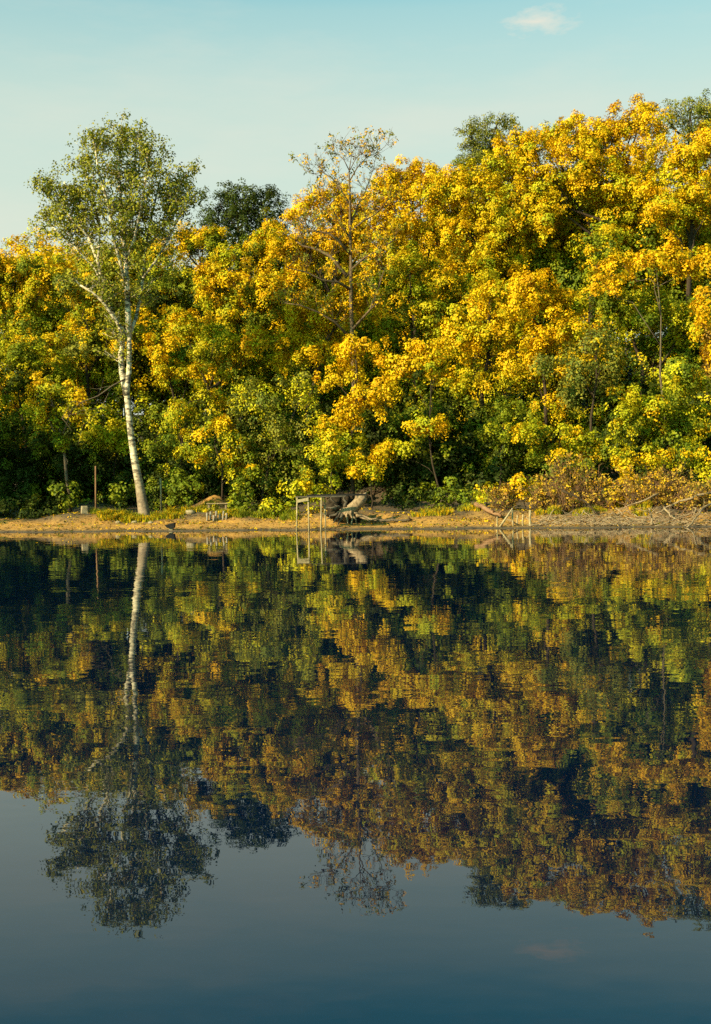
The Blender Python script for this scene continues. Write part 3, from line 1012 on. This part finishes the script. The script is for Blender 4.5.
# ------------------------------------------------------------------ shore things
def shore_at(px, s):
    x = at(px, 520, 64).x
    y = shore(x) + s
    x = at(px, 520, y).x
    y = shore(x) + s
    return Vector((x, y, ground(x, y)))


def jetty():
    g0 = shore_at(298, 0.3)
    Yj = g0.y
    k = Yj / F_PX
    root = empty('plank_jetty', g0, 'rickety grey plank jetty on thin pale posts at the water edge', 'jetty')
    top = at(298, 497, Yj).z
    # deck of three boards
    xl, xr = at(295.5, 496, Yj).x, at(346, 496, Yj).x
    for i in range(3):
        m = MB()
        yb = Yj - .28 + i * .3
        m.box(((xl + xr) / 2 + random.uniform(-.05, .05), yb + .1, top + random.uniform(-.01, .01)), (xr - xl, .24, .055), Matrix.Rotation(R(random.uniform(-1, 1)), 3, 'Z'))
        m.build('deck_board', DARKPLANK, root, g0, smooth=False, bevel=.008)
    m = MB()
    m.box(((xl + at(362, 497, Yj).x) / 2 + .4, Yj + 1.05, top + .07), (at(362, 497, Yj).x - xl - .3, .16, .1), Matrix.Rotation(R(-4), 3, 'Z'))
    m.build('beam', DARKWOOD, root, g0, smooth=False, bevel=.01)
    for px, dy, lean in ((297.5, -.3, -.06), (308.5, -.3, .02), (321.5, -.25, -.05), (324.5, .45, .03)):
        x = at(px, 500, Yj).x
        y = Yj + dy
        m = MB()
        zb = ground(x, y) - .35
        m.tube([(x + lean, y, zb), (x + lean * .5, y, (zb + top) / 2), (x, y, top - .03)], [.042, .038, .036], 8, .1)
        m.build('post', POST, root, g0)
    m = MB()
    m.box(((at(297.5, 500, Yj).x + at(308.5, 500, Yj).x) / 2, Yj - .375, top - .17), (.62, .035, .16), Matrix.Rotation(R(-9), 3, 'Y'))
    m.build('cross_board', POST, root, g0, smooth=False, bevel=.006)


jetty()


def stump():
    g = shore_at(350, 2.6)
    Y = g.y
    P = lambda px, py, dy=0: at(px, py, Y + dy)
    root = empty('uprooted_stump', g, 'uprooted tree stump with pale broken trunk and dark root plate', 'stump')
    m = MB()
    m.tube([P(343, 516, .2), P(349, 511), P(355, 506, -.1), P(360, 501, -.1), P(364, 496, -.1)], [.42, .34, .30, .28, .24], 12, .13)
    m.tube([P(359, 503, -.1), P(357, 498, -.2), P(356, 494.5, -.3)], [.16, .12, .05], 7, .1)
    m.tube([P(362, 499, -.1), P(365, 495, 0), P(366, 492.5, .1)], [.17, .12, .04], 7, .1)
    m.build('broken_trunk', DRIFT, root, g)
    m = MB()
    for px, py, r in ((340, 506, .55), (335, 511, .45), (343, 515, .5), (337, 501, .36), (347, 501, .28), (348, 520, .34), (354, 519, .36)):
        c = P(px, py, random.uniform(.3, .9))
        base = len(m.v)
        ns, nr = 22, 14
        for i in range(nr + 1):
            th = math.pi * i / nr
            for j in range(ns):
                p = Vector((math.sin(th) * math.cos(2 * math.pi * j / ns), math.sin(th) * math.sin(2 * math.pi * j / ns), math.cos(th)))
                rr = r * (1 + .55 * mnoise.noise(p * 1.7 + c) + .3 * mnoise.noise(p * 5 + c))
                m.v.append(c + p * rr)
        for i in range(nr):
            for j in range(ns):
                m.f.append((base + i * ns + j, base + (i + 1) * ns + j, base + (i + 1) * ns + (j + 1) % ns, base + i * ns + (j + 1) % ns))
    m.build('root_plate', SOIL, root, g)
    ends = [(346, 525, -.5, 348, 511), (352, 525.5, -.5, 352, 509), (333, 523, -.5, 341, 513), (327, 519, -.4, 338, 513), (338, 525, -.6, 343, 514), (357, 524, -.3, 352, 511),
            (331, 497, -.2, 340, 507), (325, 508, 0, 337, 509), (344, 494, -.1, 345, 507), (370, 522, -.2, 352, 513), (384, 521, .1, 356, 516)]
    for q, (x1, y1, dy, x0, y0) in enumerate(ends):
        m = MB()
        m.tube(wob(P(x0, y0, -.25), P(x1, y1, dy), 5, .07), taper(random.uniform(.07, .12), .03, 5), 6, .15)
        m.build('root', DRIFT if q in (0, 1, 5, 9, 10) else DARKPLANK, root, g)


stump()


def branch_thing(name, label, pts, r0, r1, mat, twigs=0, cat='branch', group=None, tl=.6):
    """a fallen branch: points as (px, py, metres from the water's edge)"""
    P = [at(px, py, shore(at(px, py, 64).x) + s) for px, py, s in pts]
    dense = []
    for a, b in zip(P[:-1], P[1:]):
        dense += wob(a, b, 3, .03)[:-1]
    dense.append(P[-1])
    m = MB()
    m.tube(dense, taper(r0, r1, len(dense) - 1), 7, .1)
    if twigs:
        for _ in range(twigs):
            p0 = random.choice(dense[1:])
            e = p0 + Vector((random.gauss(0, .6), random.gauss(0, .4), random.uniform(-.25, .7))) * tl
            mid = p0.lerp(e, .5) + Vector((random.gauss(0, .05), 0, random.gauss(0, .05)))
            m.tube([p0, mid, e], [r1 * .9, r1 * .6, .006], 4)
            for _ in range(2):
                m.tube([mid, mid + Vector((random.gauss(0, .3), random.gauss(0, .2), random.uniform(-.1, .3))) * tl], [.012, .005], 3)
    tag(m.build(name, mat, None, P[0]), label, cat, group)


branch_thing('fallen_branch', 'long pale branch sloping down from the right edge to the sand', [(722, 487, 5), (698, 495, 4.6), (672, 505, 4.2), (655, 513, 3.6)], .085, .03, DRIFT, 6, group='fallen branches')
branch_thing('fallen_branch', 'grey branch lying low with its tip at the waterline', [(722, 499, 3.6), (700, 510, 2.6), (680, 517, 1.8), (655, 526, .6)], .06, .022, DRIFT, 5, group='fallen branches')
branch_thing('fallen_branch', 'short steep branch propped on the sand near the right edge', [(704, 508, 2.8), (696, 517, 1.5), (687, 527, .5)], .05, .03, DRIFT, 2, group='fallen branches')
branch_thing('fallen_branch', 'pale arched branch in front of the rusty bush', [(658, 494, 5.2), (645, 500, 4.8), (630, 505, 4.4), (618, 510, 4)], .05, .02, DRIFT, 4, group='fallen branches')
branch_thing('fallen_branch', 'forked pale branch standing up from the sand', [(664, 507, 3.4), (670, 516, 2.6), (688, 522, 1.6)], .06, .03, DRIFT, 4, group='fallen branches')
branch_thing('fallen_branch', 'twiggy upright snag amid the driftwood', [(652, 525, 1.4), (651, 516, 1.5), (649, 508, 1.6)], .08, .03, DRIFT, 8, group='fallen branches', tl=.8)
branch_thing('dead_branch', 'dark bent dead branch in the reddish twiggy bush', [(562, 490, 4.8), (575, 496, 4.6), (588, 504, 4.4), (598, 515, 4)], .07, .03, BARK, 5)
branch_thing('leaning_log', 'brown log slanting down to the sand left of the post frame', [(476, 504, 5.2), (484, 508, 4.6), (494, 513, 4), (501, 516, 3.6)], .15, .09, TWIG, 3, cat='log', tl=.9)
branch_thing('shore_log', 'long grey log lying on sand right of the stump', [(372, 521, 2.6), (392, 520, 3), (412, 520, 3.2)], .10, .06, GREYBARK, 3, cat='log')
branch_thing('stick', 'slanting stick in the sand beside the twiggy bush', [(548, 521, 2), (551, 514, 2.1), (554, 509, 2.2)], .04, .02, DRIFT, 0, cat='stick')


for _ in range(16):
    px = random.uniform(556, 712)
    s0 = random.uniform(1.4, 4.6)
    lean = random.uniform(-16, 16)
    branch_thing('thin_dead_branch', 'thin dead branch in the tangle along the driftwood shore',
                 [(px - lean, 519 - random.uniform(4, 14), s0 + .4), (px - lean * .3, 517, s0 + .1), (px + lean, 523 - s0 * 1.6, s0)], random.uniform(.022, .04), .012, random.choice((DRIFT, DRIFT, TWIG)), 4,
                 group='thin dead branches in the tangle')


def post_frame():
    g = shore_at(515, 0.9)
    Y = g.y
    P = lambda px, py, dy=0: at(px, py, Y + dy)
    root = empty('broken_post_frame', g, 'broken wooden frame of short posts with one slanting brace', 'post frame')
    for a, b, r in (((497, 516.5, 0), (497, 527, 0), .032), ((512.5, 510, 0), (513, 527, 0), .042), ((523, 514.5, .2), (522.5, 527, .2), .045), ((530, 510, -.1), (530.5, 529, -.1), .065), ((517.5, 515, .6), (517, 526, .6), .04)):
        m = MB()
        m.tube(wob(P(*b) - Vector((0, 0, .3)), P(*a), 3, .01), [r * 1.1, r, r, r * .9], 8, .08)
        m.build('post', POST, root, g)
    m = MB()
    m.tube([P(499, 528, -.25), P(506, 518, -.2), P(512.5, 508.5, -.12)], [.055, .05, .045], 8, .06)
    m.build('brace', POST, root, g)
    for a, b in (((507, 519, .1), (521, 526, .3)), ((525, 516, .3), (536, 527, .1))):
        m = MB()
        m.tube([P(*a), P(*b)], [.03, .035], 6, .1)
        m.build('fallen_rail', DRIFT, root, g)


post_frame()


def driftwood_litter():
    m = MB()
    for _ in range(680):
        px = random.choice((random.uniform(535, 715), random.uniform(535, 620), random.uniform(600, 711)))
        g = shore_at(px, random.uniform(.5, 4.2))
        a = random.gauss(0, .8) + (math.pi if random.random() < .5 else 0)
        L = random.uniform(.15, .9)
        v = Vector((math.cos(a), math.sin(a), random.uniform(-.1, .55))) * L / 2
        c = g + Vector((0, 0, random.uniform(.02, .12)))
        m.tube([c - v, c + Vector((0, 0, random.uniform(0, .04))), c + v], [.009, random.uniform(.010, .026), .007], 5)
    o = m.build('driftwood_litter', DRIFT)
    tag(o, 'pale driftwood twigs strewn along the sand', 'driftwood', kind='stuff')
    m = MB()
    for _ in range(1100):
        px = random.uniform(-20, 720)
        g = shore_at(px, random.choice((random.uniform(.3, 2), random.uniform(3.4, 5))))
        L = random.uniform(.05, .3)
        a = random.uniform(0, 3.14)
        v = Vector((math.cos(a), math.sin(a) * .6, random.uniform(0, .2))) * L
        m.tube([g - v * .5, g + v * .5 + Vector((0, 0, .02))], [.014, .01], 4)
    o = m.build('twig_litter', SOIL)
    tag(o, 'dark twigs and leaf litter scattered over the beach', 'litter', kind='stuff')


driftwood_litter()


def fallen_leaves():
    C, Nn, S, K = [], [], [], []
    for _ in range(9000):
        px = random.uniform(-25, 735)
        s = random.choice((random.uniform(.4, 7.5), random.uniform(3, 7.5)))
        if mnoise.noise(Vector((px * .02, s * .8, 2))) < random.uniform(-.5, .4):
            continue
        g = shore_at(px, s)
        C.append((g.x, g.y, g.z + random.uniform(.01, .05)))
        Nn.append((random.gauss(0, .5), random.gauss(0, .5), 1))
        S.append(random.uniform(.06, .15))
        K.append(random.choice(KEY[random.choice('rrogvd')]))
    o = leaf_mesh('fallen_leaves', np.array(C), np.array(Nn), np.array(S), np.array(K), None, (0, 0, 0))
    tag(o, 'yellow and brown fallen leaves scattered over the shore', 'leaves', kind='stuff')


fallen_leaves()


def floating_leaves():
    C, Nn, S, K = [], [], [], []
    for _ in range(170):
        px = random.uniform(0, 711)
        g = shore_at(px, -random.random() ** 2 * 14 - .2)
        C.append((g.x, g.y, .006))
        Nn.append((random.gauss(0, .04), random.gauss(0, .04), 1))
        S.append(random.uniform(.06, .13))
        K.append(random.choice(KEY[random.choice('grov')]))
    o = leaf_mesh('floating_leaves', np.array(C), np.array(Nn), np.array(S), np.array(K), None, (0, 0, 0))
    tag(o, 'stray leaves floating on the water near the far shore', 'leaves', kind='stuff')


floating_leaves()


def small_things():
    # thin brown pole
    g = shore_at(95, 6.6)
    m = MB()
    m.tube([g - Vector((0, 0, .3)), g + Vector((.01, 0, 1.2)), at(95.5, 466, g.y)], [.055, .05, .045], 8, .05)
    tag(m.build('wooden_pole', TWIG, None, g), 'thin brown upright pole beside the pale stone block', 'pole')
    g = shore_at(161, 8.2)
    m = MB()
    m.tube([g - Vector((0, 0, .3)), at(161, 490, g.y), at(160.5, 478, g.y)], [.07, .06, .05], 8, .06)
    tag(m.build('wooden_pole', POST, None, g), 'short pale post standing right of the white trunk', 'pole')
    # stone block
    g = shore_at(84, 6.0)
    m = MB()
    m.box(g + Vector((0, 0, .18)), (.40, .36, .52), Matrix.Rotation(R(20), 3, 'Z'), .12, .02)
    tag(m.build('stone_block', STONE, None, g, smooth=False, bevel=.03), 'pale squared stone block on the bank at the edge of the shade', 'stone')
    # small white marker post at the trunk
    g = shore_at(138.5, 6.3)
    m = MB()
    m.box(g + Vector((0, 0, .30)), (.22, .16, .66), None, .55, .01)
    tag(m.build('marker_stone', WHITE, None, g, smooth=False, bevel=.02), 'small white tapered marker stone left of the poplar foot', 'marker')
    # black wedge-shaped tub on a pale block at the waterline
    g = shore_at(170.5, .5)
    root = empty('black_tub', g, 'small black wedge shaped tub raised on a pale block at the waterline', 'tub')
    m = MB()
    prof = [(-.30, .26), (-.12, .10), (.22, .10), (.27, .40), (-.05, .34)]
    b0 = len(m.v)
    for yy, k in ((-.2, 1), (.2, 1)):
        for x, z in prof:
            m.v.append(g + Vector((x, yy, z)))
    n = len(prof)
    m.f.append(tuple(b0 + i for i in range(n)))
    m.f.append(tuple(b0 + n + i for i in reversed(range(n))))
    for i in range(n):
        m.f.append((b0 + i, b0 + n + i, b0 + n + (i + 1) % n, b0 + (i + 1) % n))
    m.build('body', DARKWOOD, root, g, smooth=False, bevel=.02)
    m = MB()
    m.box(g + Vector((.03, 0, .02)), (.2, .22, .17), None, .1, .01)
    m.build('block', STONE, root, g, smooth=False, bevel=.015)
    # bench of planks by the mound and the stake edging below it
    g = shore_at(218, 6.4)
    root = empty('plank_bench', g, 'low grey plank bench in front of the sandy mound', 'bench')
    zt = at(218, 503.5, g.y).z
    m = MB()
    m.box((g.x, g.y, zt), (1.25, .30, .06))
    m.build('seat', DRIFT, root, g, smooth=False, bevel=.008)
    for sx in (-1, 1):
        m = MB()
        m.box((g.x + sx * .5, g.y + .05, (g.z - .1 + zt) / 2), (.1, .26, zt - g.z + .04))
        m.build('leg', DRIFT, root, g, smooth=False, bevel=.006)
    src = None
    for i, px in enumerate((207.5, 211, 214, 216.5, 220, 223, 226)):
        g = shore_at(px, 4.3 + .1 * math.sin(i * 2))
        hh = .42 + .12 * math.sin(i * 2.7)
        if src is None:
            m = MB()
            m.tube([g - Vector((0, 0, .2)), g + Vector((.01, 0, .2)), g + Vector((0, 0, .45))], [.06, .055, .05], 7, .1)
            src = m.build('edging_stake', PLANK, None, g)
            o = src
        else:
            o = src.copy()
            COL.objects.link(o)
            o.location = g
            o.rotation_euler = (random.uniform(-.08, .08), random.uniform(-.12, .12), random.uniform(0, 6))
            o.scale = (1, 1, hh / .45)
        tag(o, 'short weathered stake in the row edging the bank below the bench', 'stake', 'stakes below the bench')
    # stones on the bank face
    for i, (px, s, r, lab) in enumerate(((118, 3.9, .12, 'small reddish stone on the bank face left of the white trunk'), (133, 3.9, .14, 'flat pale stone on the bank below the marker stone'),
                                         (190, 5.0, .2, 'wide sandy boulder half buried left of the stakes'), (150, 3.8, .11, 'small round stone on the bank below the poplar foot'))):
        g = shore_at(px, s)
        m = MB()
        ns, nr = 12, 8
        for a in range(nr + 1):
            th = math.pi * a / nr
            for j in range(ns):
                p = Vector((math.sin(th) * math.cos(2 * math.pi * j / ns) * 1.4, math.sin(th) * math.sin(2 * math.pi * j / ns), math.cos(th) * .75))
                m.v.append(g + Vector((0, 0, r * .3)) + p * r * (1 + .3 * mnoise.noise(p * 1.6 + g)))
        for a in range(nr):
            for j in range(ns):
                m.f.append((a * ns + j, (a + 1) * ns + j, (a + 1) * ns + (j + 1) % ns, a * ns + (j + 1) % ns))
        tag(m.build('stone', STONE, None, g), lab, 'stone')


small_things()

# ------------------------------------------------------------------ light and sky
SUN_EL, SUN_AZ = 28.0, 53.0      # azimuth: degrees to the left of straight behind the camera
to_sun = Vector((-math.sin(R(SUN_AZ)) * math.cos(R(SUN_EL)), -math.cos(R(SUN_AZ)) * math.cos(R(SUN_EL)), math.sin(R(SUN_EL))))
sd = bpy.data.lights.new('sun', 'SUN')
sd.energy = 5.0
sd.angle = R(0.5)
sd.color = (1.0, 0.83, 0.50)
so = bpy.data.objects.new('sun', sd)
COL.objects.link(so)
so.rotation_euler = (-to_sun).to_track_quat('-Z', 'Y').to_euler()
so.location = (-30, -30, 40)

world = bpy.data.worlds.new('World')
scene.world = world
world.use_nodes = True
nt = world.node_tree
nt.nodes.clear()
out = nt.nodes.new('ShaderNodeOutputWorld')
bg = nt.nodes.new('ShaderNodeBackground')
bg.inputs['Strength'].default_value = 0.096
sky = nt.nodes.new('ShaderNodeTexSky')
sky.sky_type = 'NISHITA'
sky.sun_disc = False
sky.sun_elevation = R(SUN_EL)
sky.sun_rotation = math.atan2(to_sun.x, to_sun.y)
sky.air_density = 1.0
sky.dust_density = 2.0
sky.ozone_density = 1.0
tint = nt.nodes.new('ShaderNodeMix')
tint.data_type = 'RGBA'
tint.blend_type = 'MULTIPLY'
tint.inputs[0].default_value = 1.0
tint.inputs[7].default_value = (0.36, 1.13, 0.90, 1)
nt.links.new(sky.outputs[0], tint.inputs[6])
# thin cloud: one small puff and faint cirrus, placed by direction
tc = nt.nodes.new('ShaderNodeTexCoord')
cd = (at(540, 22, 100) - CAM).normalized()
sub = N(nt, 'ShaderNodeVectorMath', operation='SUBTRACT')
nt.links.new(tc.outputs['Generated'], sub.inputs[0])
sub.inputs[1].default_value = cd
mpc = N(nt, 'ShaderNodeMapping')
mpc.inputs['Rotation'].default_value = (0, R(18), 0)
mpc.inputs['Scale'].default_value = (38, 38, 95)
nt.links.new(sub.outputs[0], mpc.inputs['Vector'])
ln = N(nt, 'ShaderNodeVectorMath', operation='LENGTH')
nt.links.new(mpc.outputs[0], ln.inputs[0])
nz = noise_fac(nt, mpc.outputs[0], 1.6, 6, 0.6)
am = N(nt, 'ShaderNodeMath', operation='MULTIPLY_ADD')
am.inputs[1].default_value = 2.4
nt.links.new(nz.outputs['Fac'], am.inputs[0])
nt.links.new(ln.outputs['Value'], am.inputs[2])
mrc = N(nt, 'ShaderNodeMapRange')
mrc.inputs['From Min'].default_value = 2.3
mrc.inputs['From Max'].default_value = 0.9
mrc.inputs['To Max'].default_value = 0.9
nt.links.new(am.outputs[0], mrc.inputs['Value'])
mp2 = N(nt, 'ShaderNodeMapping')
mp2.inputs['Rotation'].default_value = (0, R(-24), 0)
mp2.inputs['Scale'].default_value = (2.0, 2.0, 9.0)
nt.links.new(tc.outputs['Generated'], mp2.inputs['Vector'])
cz = noise_fac(nt, mp2.outputs[0], 1.5, 6, 0.62)
mr2 = N(nt, 'ShaderNodeMapRange')
mr2.inputs['From Min'].default_value = 0.45
mr2.inputs['From Max'].default_value = 0.85
mr2.inputs['To Max'].default_value = 0.42
nt.links.new(cz.outputs['Fac'], mr2.inputs['Value'])
mxm = N(nt, 'ShaderNodeMath', operation='MAXIMUM')
nt.links.new(mrc.outputs[0], mxm.inputs[0])
nt.links.new(mr2.outputs[0], mxm.inputs[1])
spz = nt.nodes.new('ShaderNodeSeparateXYZ')
nt.links.new(tc.outputs['Generated'], spz.inputs[0])
veil = ramp(nt, spz.outputs['Z'], [(0.0, (.97, .97, .97)), (.22, (.92, .92, .92)), (.31, (.78, .78, .78)), (.375, (.46, .46, .46)), (.41, (.06, .06, .06)), (.6, (0, 0, 0))])
vy = N(nt, 'ShaderNodeMapRange', interpolation_type='SMOOTHSTEP')
vy.inputs['From Min'].default_value = -0.2
vy.inputs['From Max'].default_value = 0.6
vy.inputs['To Min'].default_value = 0.12
nt.links.new(spz.outputs['Y'], vy.inputs['Value'])
vm = N(nt, 'ShaderNodeMath', operation='MULTIPLY')
nt.links.new(veil, vm.inputs[0])
nt.links.new(vy.outputs[0], vm.inputs[1])
hz = mixc(nt, vm.outputs[0], tint.outputs[2], (3.2, 3.58, 3.0))
cl = mixc(nt, mxm.outputs[0], hz, (4.1, 3.75, 3.1))
nt.links.new(cl, bg.inputs['Color'])
nt.links.new(bg.outputs[0], out.inputs['Surface'])

scene.view_settings.view_transform = 'Standard'
scene.view_settings.look = 'None'
scene.view_settings.exposure = 1.2
scene.view_settings.gamma = 1.0
scene.cycles.max_bounces = 6
scene.cycles.diffuse_bounces = 2
scene.cycles.glossy_bounces = 3
scene.cycles.transmission_bounces = 3
scene.cycles.sample_clamp_indirect = 6.0
scene.cycles.use_denoising = False
